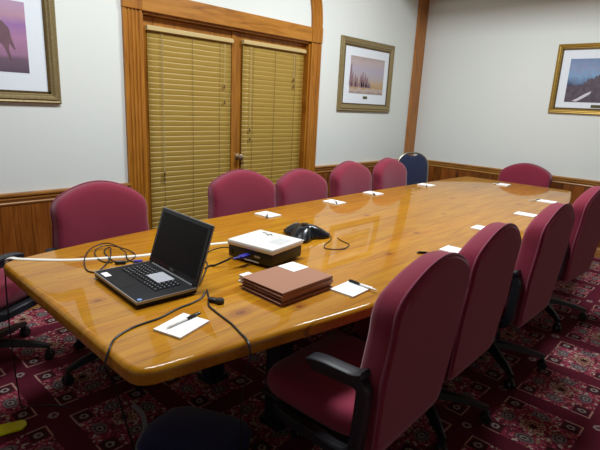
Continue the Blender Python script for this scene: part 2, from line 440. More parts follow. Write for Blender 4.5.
# door jambs, stop and the two doors
DX = X0-.075
b = bb(X0-.2, X0, DY0, DY0+.018, 0, DZ); bb(X0-.2, X0, DY1-.018, DY1, 0, DZ, bm=b); bb(X0-.2, X0, DY0, DY1, DZ-.018, DZ, bm=b)
struct('trim_14', b, M['trimv'])
struct('trim_15', bb(X0-.22, X0-.2, DY0-.1, DY1+.1, 0, DZ+.1), M['glass'])
ym = (DY0+DY1)/2
def door(name, y0, y1, knob_side):
    z0, z1 = .012, DZ-.022; x0, x1 = DX-.02, DX+.02; s = .105
    b = bb(x0, x1, y0, y0+s, z0, z1, .003); bb(x0, x1, y1-s, y1, z0, z1, .003, bm=b)
    bb(x0, x1, y0+s, y1-s, z1-s, z1, .002, bm=b); bb(x0, x1, y0+s, y1-s, z0, z0+.24, .002, bm=b)
    d = struct(name, b, M['trimv'])
    g = obj('door_glass', bb(DX-.004, DX+.004, y0+s-.005, y1-s+.005, z0+.23, z1-s+.005), M['glass'], d)
    if knob_side:
        yk = y0+.045; bm = bmesh.new()
        lathe(bm, [(.030, 0), (.030, .006), (.011, .010), (.010, .030), (.022, .038), (.028, .050), (.026, .062), (.014, .069), (.002, .070)], (x1, yk, .955), 20, 'X')
        obj('door_knob', bm, M['brass'], d, True)
    return d
door('door_1', DY0+.02, ym-.003, False)
door('door_2', ym+.003, DY1-.02, True)
struct('trim_16', bb(DX+.020, DX+.030, ym-.036, ym+.012, .012, DZ-.022, .003), M['trimv'])   # astragal

# ------------------------------------------------------------------ venetian blinds hanging on the doors
def blind_mat():
    m = NB('tan_slat'); n = m.noise(m.mapping(m.coord(), (1, 2, 60)), 3, 2)
    return m.set(m.mix(n, L(164, 135, 60), L(171, 142, 66)), .42)
M['slat'] = blind_mat()
def blind(y0, y1, label, tass, ztop=1.965):
    xb = DX+.036                                       # centre plane of the blind
    r = empty('venetian_blind', (xb, (y0+y1)/2, .30), 0, label, 'window blind', 'slatted blinds on the double doors')
    ox, oy, oz = xb, (y0+y1)/2, .30
    def T(bm): bmesh.ops.translate(bm, vec=(-ox, -oy, -oz), verts=bm.verts); return bm
    bm = bb(xb-.012, xb+.024, y0, y1, ztop-.034, ztop+.004, .003)
    bb(xb+.024, xb+.030, y0-.004, y1+.004, ztop-.030, ztop-.002, .002, bm=bm)
    obj('head_rail', T(bm), M['cream'], r)
    bm = bmesh.new(); z = ztop-.058; n = 0
    while z > .34:
        jit = random.uniform(-.0008, .0008); tl = math.radians(83+random.uniform(-.8, .8)); wv = random.uniform(-1, 1)*.0012
        w2 = .0232; pr = []
        for k in range(5):
            s = -1+k/2; a = s*w2; bow = .0012*(1-s*s)
            pr.append((a*math.cos(tl)+bow*math.sin(tl), a*math.sin(tl)-bow*math.cos(tl)))
        NS = 10; rows = []
        for j in range(NS+1):
            y = y0+.006+(y1-y0-.012)*j/NS
            dz = jit+wv*math.sin(j*1.7+n)
            rows.append([bm.verts.new((xb+a, y, z+bq+dz)) for a, bq in pr])
        for A, B in zip(rows, rows[1:]):
            for k in range(4): bm.faces.new((A[k], A[k+1], B[k+1], B[k]))
        z -= .0405; n += 1
    o = obj('slats', T(bm), M['slat'], r, True)
    so = o.modifiers.new('solid', 'SOLIDIFY'); so.thickness = .0022
    obj('bottom_rail', T(bb(xb-.01, xb+.012, y0+.004, y1-.004, .305, .325, .003)), M['slat'], r)
    for f in (.16, .5, .84):
        y = y0+(y1-y0)*f; bm = bmesh.new()
        tube(bm, [Vector((xb+.0120, y, .32)), Vector((xb+.0120, y, ztop-.04))], .0016, 5)
        obj('ladder_cord', T(bm), M['cordm'], r)
    for yy, zl, zt in tass:
        bm = bmesh.new(); tube(bm, [Vector((xb+.020, yy, ztop-.045)), Vector((xb+.021, yy+.002, zl))], .0016, 5)
        tube(bm, [Vector((xb+.020, yy+.010, ztop-.045)), Vector((xb+.021, yy+.006, zt+.03))], .0014, 5)
        pc = obj('pull_cord', T(bm), M['cream'], r)
        bm = bmesh.new(); lathe(bm, [(.003, .032), (.006, .024), (.009, .004), (.008, 0), (.002, -.002)], (xb+.022, yy+.002, zl), 10)
        obj('tassel', T(bm), M['tassel'], pc, True)
        bm = bmesh.new(); lathe(bm, [(.003, .032), (.006, .024), (.009, .004), (.008, 0), (.002, -.002)], (xb+.022, yy+.006, zt), 10)
        obj('tassel', T(bm), M['tassel'], pc, True)
    return r
blind(1.945, 2.745, 'tan slatted blind with cream head rail on the door nearer the laptop', [(2.655, 1.55, 1.42), (2.06, .80, .84)], 1.955)
blind(2.865, 3.655, 'tan slatted blind on the door with the round brass knob, nearer the small framed landscape', [(2.95, 1.18, 1.10), (3.50, 1.66, 1.60)], 1.965)

# ------------------------------------------------------------------ pictures
def pic_mat(kind):
    m = NB('painting_'+kind); g = m.sep(m.coord('Generated')); co = m.coord()
    n = m.noise(co, 9, 5, .6); n2 = m.noise(co, 30, 4, .6)
    return m, g, co, n, n2
def mat_sunset():
    m, g, co, n, n2 = pic_mat('dusk')
    h = m.math('ADD', g[2], m.math('MULTIPLY', m.math('SUBTRACT', n, .5), .12))
    c = m.ramp(h, [(0, L(92, 76, 92)), (.18, L(112, 90, 108)), (.25, L(160, 118, 148)), (.5, L(178, 130, 166)), (.68, L(160, 118, 176)), (.8, L(190, 150, 170)), (1, L(190, 160, 190))])
    c = m.mix(m.math('MULTIPLY', n2, .2), c, L(90, 66, 84))
    return m.set(c, .4, coat=.3)
def mat_pastel():
    m, g, co, n, n2 = pic_mat('pastel')
    h = m.math('ADD', g[2], m.math('MULTIPLY', m.math('SUBTRACT', n, .5), .25))
    c = m.ramp(h, [(0, L(150, 128, 118)), (.10, L(190, 178, 170)), (.16, L(178, 146, 96)), (.30, L(190, 162, 120)), (.42, L(178, 170, 172)), (.65, L(176, 172, 190)), (.85, L(188, 174, 174)), (1, L(172, 158, 150))])
    c = m.mix(m.math('MULTIPLY', n2, .3), c, L(140, 112, 112))
    return m.set(c, .4, coat=.3)
def mat_blue():
    m, g, co, n, n2 = pic_mat('peaks')
    h = m.math('ADD', g[2], m.math('MULTIPLY', m.math('SUBTRACT', n, .5), .35))
    c = m.ramp(h, [(0, L(60, 52, 60)), (.2, L(84, 72, 82)), (.38, L(58, 60, 80)), (.47, L(92, 122, 160)), (.62, L(122, 160, 196)), (.8, L(132, 150, 186)), (1, L(104, 132, 170))])
    c = m.mix(m.math('MULTIPLY', m.math('GREATER_THAN', n2, .55), .25), c, L(140, 120, 130))
    return m.set(c, .4, coat=.3)
M['p_dusk'], M['p_pastel'], M['p_blue'] = mat_sunset(), mat_pastel(), mat_blue()
M['dk_brown'] = plain('dark_brown_paint', L(112, 82, 92), .5, var=.2, scale=20)
M['rock'] = plain('dark_rock_paint', L(84, 72, 84), .5, var=.75, scale=22)
M['twig'] = plain('violet_brown_paint', L(138, 112, 118), .5, var=.3, scale=40)
M['cloudw'] = plain('white_paint', L(205, 205, 212), .5, var=.05)
def picture(W, Hh, fw, mat, ins, img, loc, rz, label, frame_mat):
    """local: width along x, faces -y, centre of back at origin"""
    r = empty('framed_picture', loc, rz, label, 'picture')
    bm = bmesh.new()
    # moulding swept round the rectangle with mitres
    prof = [(0, 0), (0, .020), (fw*.12, .026), (fw*.3, .022), (fw*.42, .030), (fw*.62, .028), (fw*.78, .018), (fw*.88, .018), (fw*1.0, .010), (fw*1.0, 0)]
    cs = [(-W/2, -Hh/2, 1, 1), (W/2, -Hh/2, -1, 1), (W/2, Hh/2, -1, -1), (-W/2, Hh/2, 1, -1)]
    rings = [[bm.verts.new((x+sx*a, -d, z+sz*a)) for a, d in prof] for x, z, sx, sz in cs]
    n = len(prof)
    for i in range(4):
        A, B = rings[i], rings[(i+1) % 4]
        for k in range(n): bm.faces.new((A[k], A[(k+1) % n], B[(k+1) % n], B[k]))
    bmesh.ops.recalc_face_normals(bm, faces=bm.faces)
    f = obj('frame', bm, frame_mat, r)
    t = .012; bm = bmesh.new()
    for sx, sz, lx, lz in ((0, 1, W-2*fw, t), (0, -1, W-2*fw, t), (1, 0, t, Hh-2*fw), (-1, 0, t, Hh-2*fw)):
        box(bm, (sx*(W/2-fw), -.0075, sz*(Hh/2-fw)), (lx+t, .009, lz+t))
    obj('inner_lip', bm, M['lip'], f)
    obj('mat_board', bb(-W/2+fw, W/2-fw, -.006, -.001, -Hh/2+fw, Hh/2-fw), mat, r)
    ix0, ix1, iz0, iz1 = ins
    p = obj('print', bb(ix0, ix1, -.0075, -.006, iz0, iz1), img, r)
    return r, p
def flat(poly, d0, d1):
    bm = bmesh.new(); A = [bm.verts.new((x, d0, z)) for x, z in poly]; B = [bm.verts.new((x, d1, z)) for x, z in poly]; n = len(poly)
    bm.faces.new(A); bm.faces.new(B[::-1])
    for k in range(n): bm.faces.new((A[k], A[(k+1) % n], B[(k+1) % n], B[k]))
    bmesh.ops.recalc_face_normals(bm, faces=bm.faces); return bm
# on the left wall: rotate so local -y -> +x world, local x -> +y  (rz = +90deg)
R90 = math.pi/2
W_, H_ = 1.01, .78
r, p = picture(W_, .80, .062, M['mat'], (-W_/2+.19, W_/2-.175, -.22, .19), M['p_dusk'], (X0, 1.290-W_/2, 1.775), R90,
               'gilt framed dusk print of a brown animal, cut off at the upper left', M['bronze'])
obj('painted_animal', flat([(-.12, .02), (-.05, .07), (.10, .075), (.20, .07), (.235, .03), (.245, -.03), (.262, -.085), (.255, -.088), (.23, -.05), (.225, -.09), (.24, -.15), (.228, -.155),
    (.205, -.085), (.19, -.06), (.17, -.055), (.155, -.10), (.158, -.155), (.145, -.157), (.135, -.09), (.125, -.04), (.02, -.035), (0, -.15), (-.015, -.15), (-.03, -.03), (-.10, -.02), (-.16, -.12), (-.19, -.13), (-.17, -.05)], -.0075, -.0085), M['dk_brown'], p)
r, p = picture(1.01, .77, .075, M['mat'], (-.315, .335, -.19, .205), M['p_pastel'], (X0, 4.67, 1.785), R90,
               'framed pastel landscape print between the double doors and the corner post', M['bronze'])
bm = bmesh.new()
rt_ = random.Random(5)
for (x, w, h) in ((-.295, .040, .24), (-.262, .03, .15), (-.215, .035, .12), (-.18, .05, .10), (-.11, .05, .13), (-.075, .04, .16), (-.03, .06, .14), (.015, .05, .11), (.06, .05, .05)):
    v = [(x-w/2, -.12)]; m_ = 7
    for q in range(m_): v.append((x-w*.6*(1-q/m_)-rt_.uniform(0, .008), -.11+h*(q+.6)/m_))
    v.append((x+rt_.uniform(-.01, .01), -.11+h))
    for q in range(m_-1, -1, -1): v.append((x+w*.6*(1-q/m_)+rt_.uniform(0, .008), -.11+h*(q+.4)/m_))
    v.append((x+w/2, -.125))
    A = [bm.verts.new((a, -.0078, z)) for a, z in v]; bm.faces.new(A)
obj('painted_trees', bm, M['twig'], p)
obj('name_plate', bb(-.045, .035, -.008, -.006, -.245, -.215), M['plate'], r)
r, p = picture(1.05, .71, .048, M['mat'], (-.385, .385, -.235, .205), M['p_blue'], (-1.755+.525, Y1, 1.842), 0,
               'gold framed print of dark rocks under blue sky on the far wall above the chairs', M['gold'])
obj('painted_rocks', flat([(-.384, -.234), (-.384, -.10), (-.36, -.085), (-.33, -.06), (-.305, -.075), (-.28, -.06), (-.255, -.085), (-.235, -.06), (-.215, -.02), (-.20, -.03), (-.19, .01), (-.175, -.005), (-.16, .015), (-.14, .0), (-.12, .035), (-.10, .03), (-.085, .065), (-.06, .06), (-.04, .10), (0, .12), (.03, .10), (.06, .11), (.12, .12), (.16, .06), (.2, .03), (.3, -.02), (.384, -.05), (.384, -.234)], -.0075, -.0082), M['rock'], p)
obj('painted_snow', flat([(-.31, -.22), (-.27, -.20), (-.20, -.15), (-.14, -.12), (-.15, -.15), (-.22, -.20), (-.27, -.23)], -.0082, -.0088), M['cloudw'], p)
obj('name_plate', bb(-.12, -.03, -.008, -.006, -.288, -.258), M['plate'], r)

# ------------------------------------------------------------------ conference table
TZ = .75; TH = .052
LEFTE = [(-2.215, .62), (-2.255, .82), (-2.305, 1.20), (-2.335, 1.68), (-2.355, 2.4), (-2.362, 3.17), (-2.350, 4.2), (-2.330, 5.10)]
RIGHTE = [(-1.215, 5.17), (-1.075, 4.58), (-.965, 3.9), (-.90, 3.2), (-.875, 2.5), (-.875, 1.9), (-.905, 1.41), (-.985, .92), (-1.035, .62)]
def smooth_line(pts, n=6): return [(p.x, p.y) for p in cr([(a, bq, 0) for a, bq in pts], n)]
def corner(p, q, s, r=.06, n=6):
    """round corner at q from p toward s"""
    P, Q, S = Vector(p), Vector(q), Vector(s); a = Q+(P-Q).normalized()*r; c = Q+(S-Q).normalized()*r; out = []
    for i in range(n+1):
        t = i/n; v = (1-t)**2*a+2*t*(1-t)*Q+t*t*c; out.append((v.x, v.y))
    return out
nl = (-2.198, .545); nr = (-1.045, .535); fl = (-2.322, 5.245); fr = (-1.232, 5.235)
le = smooth_line(LEFTE); re = smooth_line(RIGHTE)
out = corner(nr, nl, le[0], .05)+le[1:-1]+corner(le[-1], fl, fr, .045)+corner(fl, fr, re[0], .06)+re[1:-1]+corner(re[-1], nr, nl, .075)
cx = sum(p[0] for p in out)/len(out)
def inset(poly, d):
    n = len(poly); res = []
    for i in range(n):
        p0, p1, p2 = Vector(poly[i-1]), Vector(poly[i]), Vector(poly[(i+1) % n])
        t = ((p1-p0).normalized()+(p2-p1).normalized()).normalized(); nn = Vector((t.y, -t.x)) # right side of travel
        res.append(tuple(p1+nn*d))
    return res
area2 = sum(out[i-1][0]*out[i][1]-out[i][0]*out[i-1][1] for i in range(len(out)))
sg = 1 if area2 < 0 else -1
table = empty('conference_table', (-1.68, 2.9, 0), 0, 'long boat-shaped conference table with glossy knotty pine top', 'table')
def TT(bm): bmesh.ops.translate(bm, vec=(1.68, -2.9, 0), verts=bm.verts); return bm
bm = bmesh.new(); rings = []
steps = [(.0, -TH+.012), (.0, -.020)]
prof = [(.014, -TH), (.004, -TH+.004), (0, -TH+.014), (0, -.022)]
for k in range(1, 7):
    a = math.pi/2*k/6; prof.append((.020*(1-math.cos(a)), -.020+.020*math.sin(a)))
for d, z in prof: rings.append([bm.verts.new((x, y, TZ+z)) for x, y in inset(out, sg*d)])
n = len(out)
for A, B in zip(rings, rings[1:]):
    for k in range(n): bm.faces.new((A[k], A[(k+1) % n], B[(k+1) % n], B[k]))
bm.faces.new(rings[0][::-1]); bm.faces.new(rings[-1]); bmesh.ops.recalc_face_normals(bm, faces=bm.faces)
top = obj('tabletop', TT(bm), M['table'], table, True)
ap = inset(out, sg*.20)
bm = bmesh.new(); pin = inset(out, sg*.23)
A = [bm.verts.new((x, y, TZ-TH)) for x, y in ap]; B = [bm.verts.new((x, y, TZ-TH-.07)) for x, y in ap]
A2 = [bm.verts.new((x, y, TZ-TH)) for x, y in pin]; B2 = [bm.verts.new((x, y, TZ-TH-.07)) for x, y in pin]
for k in range(n):
    j = (k+1) % n
    bm.faces.new((A[k], A[j], B[j], B[k])); bm.faces.new((A2[j], A2[k], B2[k], B2[j])); bm.faces.new((B[k], B[j], B2[j], B2[k])); bm.faces.new((A[j], A[k], A2[k], A2[j]))
bmesh.ops.recalc_face_normals(bm, faces=bm.faces)
obj('apron', TT(bm), M['apron'], table)
for lx, ly in ((-1.38, 1.40), (-1.88, 1.40), (-1.38, 2.95), (-1.88, 2.95), (-1.45, 4.5), (-1.88, 4.5)):
    bm = bb(lx-.045, lx+.045, ly-.045, ly+.045, .03, TZ-TH-.001, .006); bb(lx-.06, lx+.06, ly-.06, ly+.06, 0, .03, .004, bm=bm)
    obj('leg', TT(bm), M['black'], table)

# ------------------------------------------------------------------ maroon conference chairs (face local +x)
def back_outline(hw0=.228, hw1=.252, hs=.545, ht=.655):
    """bottom at 0, shoulders at hs, arched crest at ht; corners rounded"""
    raw = [(0, 0), (hw0-.05, .0)]+corner((hw0-.05, 0), (hw0, 0), (hw0+.01, .1), .045, 5)+[(hw0+.012, .12), (hw0+.028, .30), (hw1-.006, hs-.10)]
    arc = []
    for i in range(25):
        x = hw1*(1-i/12); arc.append((x, hs+(ht-hs)*math.cos(x/hw1*math.pi/2)**.78))
    raw += corner((hw1-.006, hs-.10), (hw1+.002, hs+.012), (hw1*.80, hs+(ht-hs)*.40), .06, 7)
    raw += [a for a in arc if abs(a[0]) < hw1*.78]
    right = [q for q in raw if q[0] > 1e-4]
    raw += [(-q[0], q[1]) for q in right[::-1] if not (abs(q[0]) < hw1*.78 and q[1] > hs+.02)]
    P = [Vector(a) for a in raw]; N = 84; per = [0]
    for i in range(len(P)): per.append(per[-1]+(P[(i+1) % len(P)]-P[i]).length)
    tot = per[-1]; res = []; j = 0
    for k in range(N):
        q = tot*k/N
        while per[j+1] < q: j += 1
        t = (q-per[j])/max(1e-9, per[j+1]-per[j]); res.append(P[j].lerp(P[(j+1) % len(P)], t))
    return res
def chair(label, arms=True):
    r = empty('conference_chair', (0, 0, 0), 0, label, 'chair', 'maroon conference chairs around the table')
    rec = .095; Z0 = .355
    out_ = back_outline(); c0 = Vector((0, .30))
    def loc(p, d, sc=1.0):
        q = c0+(p-c0)*sc; bow = .020*(q.x/.26)**2*min(1, d/.08)       # front hollowed, rear flat
        return Vector((-.274+d+bow-q.y*rec, q.x, Z0+q.y))
    bm = bmesh.new(); rings = []
    prof = [(0.0, .02), (.0, .5), (.0, .85), (0.0, .965), (.006, .99), (.016, 1.0), (.060, 1.0), (.074, .985), (.084, .95), (.090, .88), (.094, .7), (.096, .4)]
    cvb = bm.verts.new(loc(c0, .000)); cvf = bm.verts.new(loc(c0, .096))
    for d, s in prof: rings.append([bm.verts.new(loc(p, d, s)) for p in out_])
    N = len(out_)
    for A, B in zip(rings, rings[1:]):
        for k in range(N): bm.faces.new((A[k], A[(k+1) % N], B[(k+1) % N], B[k]))
    for k in range(N):
        bm.faces.new((cvb, rings[0][(k+1) % N], rings[0][k])); bm.faces.new((cvf, rings[-1][k], rings[-1][(k+1) % N]))
    bmesh.ops.recalc_face_normals(bm, faces=bm.faces)
    bk = obj('backrest', bm, M['maroon'], r, True)
    bm = bmesh.new(); tube(bm, [loc(p, .011, 1.004) for p in out_], .0045, 6, closed=True)
    obj('piping', bm, M['maroon_pipe'], bk, True)
    # seat cushion
    bm = bmesh.new(); rings = []
    def sq(s, z, n=48):
        o_ = []
        for k in range(n):
            a = 2*math.pi*k/n; ca, sa = math.cos(a), math.sin(a); e = .42
            x = .255*math.copysign(abs(ca)**e, ca)*s; y = .243*math.copysign(abs(sa)**e, sa)*s
            zz = z-(.03*max(0, (x-.14)/.115)**2 if z > .42 else 0)
            o_.append(bm.verts.new((x+.01, y, zz)))
        return o_
    for s, z in ((.9, .385), (.97, .39), (1, .405), (1.0, .44), (.985, .462), (.94, .478), (.85, .486), (.5, .49), (.05, .49)): rings.append(sq(s, z))
    for A, B in zip(rings, rings[1:]):
        for k in range(48): bm.faces.new((A[k], A[(k+1) % 48], B[(k+1) % 48], B[k]))
    bm.faces.new(rings[0][::-1]); bm.faces.new(rings[-1]); bmesh.ops.recalc_face_normals(bm, faces=bm.faces)
    st = obj('seat', bm, M['maroon'], r, True)
    obj('seat_shell', bb(-.23, .24, -.235, .235, .368, .388, .008), M['black'], r, True)
    # arms: C-shaped loops, pad on top
    for s in (-1, 1):
        y = s*.279
        path = cr([(-.05, y, .637), (-.11, y, .641), (-.17, y, .643), (-.215, y, .645), (-.242, y, .630), (-.245, y, .595), (-.240, y, .50), (-.232, y, .415), (-.212, y, .385), (-.17, y, .372), (-.08, y*.985, .370), (.06, y*.96, .368), (.13, y*.90, .372)], 5)
        pr = [(-.020, -.015), (-.014, -.021), (.014, -.021), (.020, -.015), (.020, .015), (.014, .021), (-.014, .021), (-.020, .015)]
        bm = bmesh.new(); tube(bm, path, 1.0, prof=pr, upv=Vector((0, 0, 1)))
        arm = obj('armrest', bm, M['blackarm'], r, True)
        pth = cr([(-.035, y, .648), (-.050, y, .656), (-.10, y, .663), (-.17, y, .665), (-.215, y, .668), (-.245, y, .680)], 5)
        pp = [(-.026, -.009), (-.022, -.011), (.022, -.011), (.026, -.009), (.026, .004), (.020, .009), (-.020, .009), (-.026, .004)]
        bm = bmesh.new(); tube(bm, pth, 1.0, prof=pp)
        obj('arm_pad', bm, M['blackarm'], arm, True)
        obj('arm_bracket', bb(.02, .14, min(s*.20, s*.265), max(s*.20, s*.265), .360, .372, .002), M['black'], arm)
    # back bracket, mechanism, gas column
    bm = bmesh.new(); tube(bm, cr([(-.05, 0, .350), (-.14, 0, .346), (-.20, 0, .344), (-.235, 0, .346), (-.250, 0, .350)], 5), 1.0, prof=[(-.035, -.006), (.035, -.006), (.035, .006), (-.035, .006)], upv=Vector((0, 0, 1)))
    obj('back_bracket', bm, M['black'], r)
    bm = bb(-.09, .11, -.07, .07, .325, .368, .01); lathe(bm, [(.028, .09), (.028, .24), (.020, .245), (.020, .33)], (-.04, 0, 0), 16)
    obj('gas_column', bm, M['black'], r, True)
    bm = bmesh.new(); tube(bm, [Vector((.03, -.06, .345)), Vector((.03, -.20, .345)), Vector((.03, -.25, .338))], .006, 6)
    obj('height_lever', bm, M['black'], r)
    base = obj('star_base', lathe(bmesh.new(), [(.045, .075), (.048, .10), (.045, .135), (.03, .145)], (0, 0, 0), 18), M['black'], r, True)
    for k in range(5):
        a = 2*math.pi*k/5-.12; ca, sa = math.cos(a), math.sin(a)
        bm = bmesh.new()
        pts = [Vector((ca*t, sa*t, z)) for t, z in ((.03, .115), (.13, .112), (.24, .098), (.322, .080))]
        tube(bm, pts, [1.15, 1.05, .85, .62], prof=[(-.026, -.016), (.026, -.016), (.020, .013), (.010, .018), (-.010, .018), (-.020, .013)], upv=Vector((0, 0, 1)))
        obj('base_leg', bm, M['black'], base, True)
        bm = bmesh.new(); ax = Vector((-sa, ca, 0)); c = Vector((ca*.316, sa*.316, .026))
        for sgn in (-1, 1):
            v0 = len(bm.verts)
            new = lathe(bmesh.new(), [(.012, -.009), (.024, -.008), (.026, 0), (.024, .008), (.012, .009)], (0, 0, 0), 14)
            bmesh.ops.rotate(new, cent=(0, 0, 0), matrix=Matrix.Rotation(R90, 3, 'X') , verts=new.verts)
            bmesh.ops.rotate(new, cent=(0, 0, 0), matrix=Matrix.Rotation(a, 3, 'Z'), verts=new.verts)
            bmesh.ops.translate(new, vec=c+ax*sgn*.013, verts=new.verts)
            me = bpy.data.meshes.new('tmp'); new.to_mesh(me); new.free(); bm.from_mesh(me); bpy.data.meshes.remove(me)
        box(bm, (c.x, c.y, .050), (.034, .034, .02), .006)
        tube(bm, [Vector((c.x, c.y, .05)), Vector((c.x, c.y, .082))], .006, 6)
        obj('caster', bm, M['black'], base, True)
    base.location.x = -.04
    return r
proto = chair('maroon high-back office chair closest to the viewer, on the right by the two-pad corner')
CH = [ # x, y, rot(deg), height offset, label
    (-.965, 1.358, 182, 0, 'nearest maroon chair on the right, its black armrest and seat in full view'),
    (-1.005, 1.972, 181, 0, 'second maroon chair on the right, half hidden behind the nearest one'),
    (-.985, 2.735, 179, 0, 'third maroon chair on the right, black arm showing at its near side'),
    (-1.010, 3.74, 175, 0, 'farthest maroon chair on the right, cut by the photo edge'),
    (-2.310, 1.13, -6, -.032, 'maroon chair against the wood wainscot, behind the open laptop'),
    (-2.315, 2.125, -12, -.034, 'wide maroon chair in front of the double doors, its top below the brass knob'),
    (-2.320, 2.785, -5, -.070, 'maroon chair between the double doors and the right door casing, behind the conference phone'),
    (-2.320, 3.45, -1, -.04, 'maroon chair below the framed pastel landscape'),
    (-2.320, 4.09, 1, -.04, 'maroon chair partly covering the navy stacking chair in the corner'),
    (-1.785, 5.33, -84, -.085, 'maroon chair alone at the far end of the table'),
    (-2.84, .62, 120, 0, 'maroon chair at left photo edge, only an arm and bit of seat visible'),
]
for i, (x, y, rz, dz, lab) in enumerate(CH):
    c = proto if i == 0 else copy_tree(proto)
    c.location = (x, y, 0); c.rotation_euler = (0, 0, math.radians(rz)); c['label'] = lab
    if i == 10: [setattr(k_, 'rotation_euler', (0, 0, math.radians(14))) for k_ in c.children if k_.name.startswith('star_base')]
    if i == 9: c.scale = (1.07, 1.07, 1)
    for ch_ in c.children:
        if not ch_.name.startswith('star_base'): ch_.location.z = dz

# ------------------------------------------------------------------ navy stacking chair in the corner
r = empty('stacking_chair', (-2.85, 5.19, 0), math.radians(-32), 'navy stacking chair with champagne metal frame in the far left corner', 'chair')
rec = math.tan(math.radians(9))
def bl(y, z): return Vector((-.20-(z-.44)*rec, y, z))
outl = [(-.195, .46), (-.205, .60), (-.210, .75), (-.195, .83), (-.14, .893), (-.06, .925), (.06, .925), (.14, .893), (.195, .83), (.210, .75), (.205, .60), (.195, .46)]
fr_pts = cr([bl(a*1.0, z) for a, z in outl], 5)
bm = bmesh.new(); tube(bm, fr_pts, .011, 8)
obj('back_frame', bm, M['steelc'], r, True)
ins = [(a*.90, min(z, .86)) for a, z in outl]
bm = bmesh.new(); poly = [(-.178, .49), (-.188, .62), (-.192, .75), (-.184, .825), (-.135, .886), (-.075, .911), (-.045, .892), (.045, .892), (.075, .911), (.135, .886), (.184, .825), (.192, .75), (.188, .62), (.178, .49)]
F = [bm.verts.new(bl(a, z)+Vector((.022, 0, 0))) for a, z in poly]; B = [bm.verts.new(bl(a, z)-Vector((.012, 0, 0))) for a, z in poly]; n = len(poly)
F2 = [bm.verts.new(bl(a*.85, .69+(z-.69)*.9)+Vector((.036, 0, 0))) for a, z in poly]
bm.faces.new(B); bm.faces.new(F2)
for k in range(n):
    j = (k+1) % n; bm.faces.new((F[k], F[j], B[j], B[k])); bm.faces.new((F2[k], F2[j], F[j], F[k]))
bmesh.ops.recalc_face_normals(bm, faces=bm.faces); obj('backrest', bm, M['navyfab'], r, True)
obj('seat', bb(-.20, .22, -.21, .21, .42, .475, .022), M['navyfab'], r, True)
obj('seat_frame', bb(-.20, .21, -.20, .20, .398, .42, .004), M['steelc'], r)
for s in (-1, 1):
    for x0_, x1_ in ((.19, .235), (-.19, -.26)):
        bm = bmesh.new(); tube(bm, [Vector((x0_, s*.195, .42)), Vector((x1_, s*.21, .0))], .011, 8); obj('leg', bm, M['steelc'], r, True)

# ------------------------------------------------------------------ laptop
r = empty('laptop', (-1.590, .862, TZ), math.radians(-3.5), 'open dark laptop with black screen near the table corner', 'laptop')
LW, LD = .378, .232
base = obj('keyboard_base', bb(-LW/2, LW/2, -LD/2, LD/2, .004, .026, .005), M['key'], r, True)
bm = bmesh.new()
for a, bq, c_, d in ((-LW/2-.001, LW/2+.001, -LD/2-.001, -LD/2+.002), (-LW/2-.001, LW/2+.001, LD/2-.002, LD/2+.001), (-LW/2-.001, -LW/2+.002, -LD/2, LD/2), (LW/2-.002, LW/2+.001, -LD/2, LD/2)):
    bb(a, bq, c_, d, .017, .0265, bm=bm)
obj('silver_rim', bm, M['slv'], base)
bm = bmesh.new(); kp = bmesh.new(); nk = 0
for row in range(6):
    y = LD/2-.042-row*.0178; x = -.150
    ws = [1]*15 if row else [1.0]*15
    if row == 5: ws = [1, 1, 1, 1.2, 5.2, 1.2, 1, 1, 1, 1.6]
    for wk in ws:
        wd = .0188*wk
        if x+wd > .152: break
        box(bm, (x+wd/2, y, .0275), (wd-.003, .0150, .003), .0008, seg=1)
        if wk < 2 : box(kp, (x+wd/2-.003, y+.002, .02915), (.004, .004, .0002))
        x += wd
obj('keys', bm, M['key'], base); obj('key_legends', kp, M['keyprint'], base)
obj('touchpad', bb(-.065, .035, -.105, -.055, .0262, .0265), M['key'], base)
o = obj('white_sticker', bb(-.155, -.105, -.104, -.080, .0262, .0267), M['paper'], base)
bm = bmesh.new(); lathe(bm, [(.0085, 0), (.0085, .0006)], (.170, -.098, .0262), 16); obj('round_sticker', bm, plain('pale_blue_sticker', L(120, 160, 215), .4), base)
th = math.radians(17.5)   # lean back from vertical
def SC(bm):
    bmesh.ops.rotate(bm, cent=(0, 0, 0), matrix=Matrix.Rotation(-th, 3, 'X'), verts=bm.verts)
    bmesh.ops.translate(bm, vec=(0, LD/2-.004, .024), verts=bm.verts); return bm
SH = .238
lid = obj('screen_lid', SC(bb(-LW/2, LW/2, -.001, .012, .004, SH, .004)), M['lid'], r, True)
obj('silver_edge', SC(bb(-LW/2-.0012, LW/2+.0012, .0035, .0085, .003, SH+.0012, .001)), M['slv'], lid)
obj('bezel', SC(bb(-LW/2+.003, LW/2-.003, -.0018, -.0008, .008, SH-.003)), M['blackg'], lid)
obj('display', SC(bb(-LW/2+.018, LW/2-.018, -.0022, -.0017, .028, SH-.016)), M['dispm'], lid)
obj('hinge_bar', SC(bb(-LW/2+.03, LW/2-.03, -.004, .008, -.004, .006, .003)), M['slv'], lid)
tc = bpy.data.curves.new('maker_mark', 'FONT'); tc.body = 'DELL'; tc.size = .013; tc.align_x = 'CENTER'; tc.extrude = .0002
tmp = bpy.data.objects.new('maker_mark_text', tc); COL.objects.link(tmp); bpy.context.view_layer.update()
tme = bpy.data.meshes.new_from_object(tmp.evaluated_get(bpy.context.evaluated_depsgraph_get())); bpy.data.objects.remove(tmp)
tme.materials.clear(); tme.materials.append(M['slv'])
to = bpy.data.objects.new('maker_mark', tme); COL.objects.link(to); to.parent = lid
to.matrix_local = Matrix.Translation((0, LD/2-.004, .024)) @ Matrix.Rotation(-th, 4, 'X') @ Matrix.Translation((0, -.0024, .013)) @ Matrix.Rotation(R90, 4, 'X')
tag(obj('card', bb(-.050, .050, -.034, .034, -.0004, .0004), M['patchg']), 'light grey patch on the laptop keyboard against the screen', 'card')  # flat light grey patch just above the keys
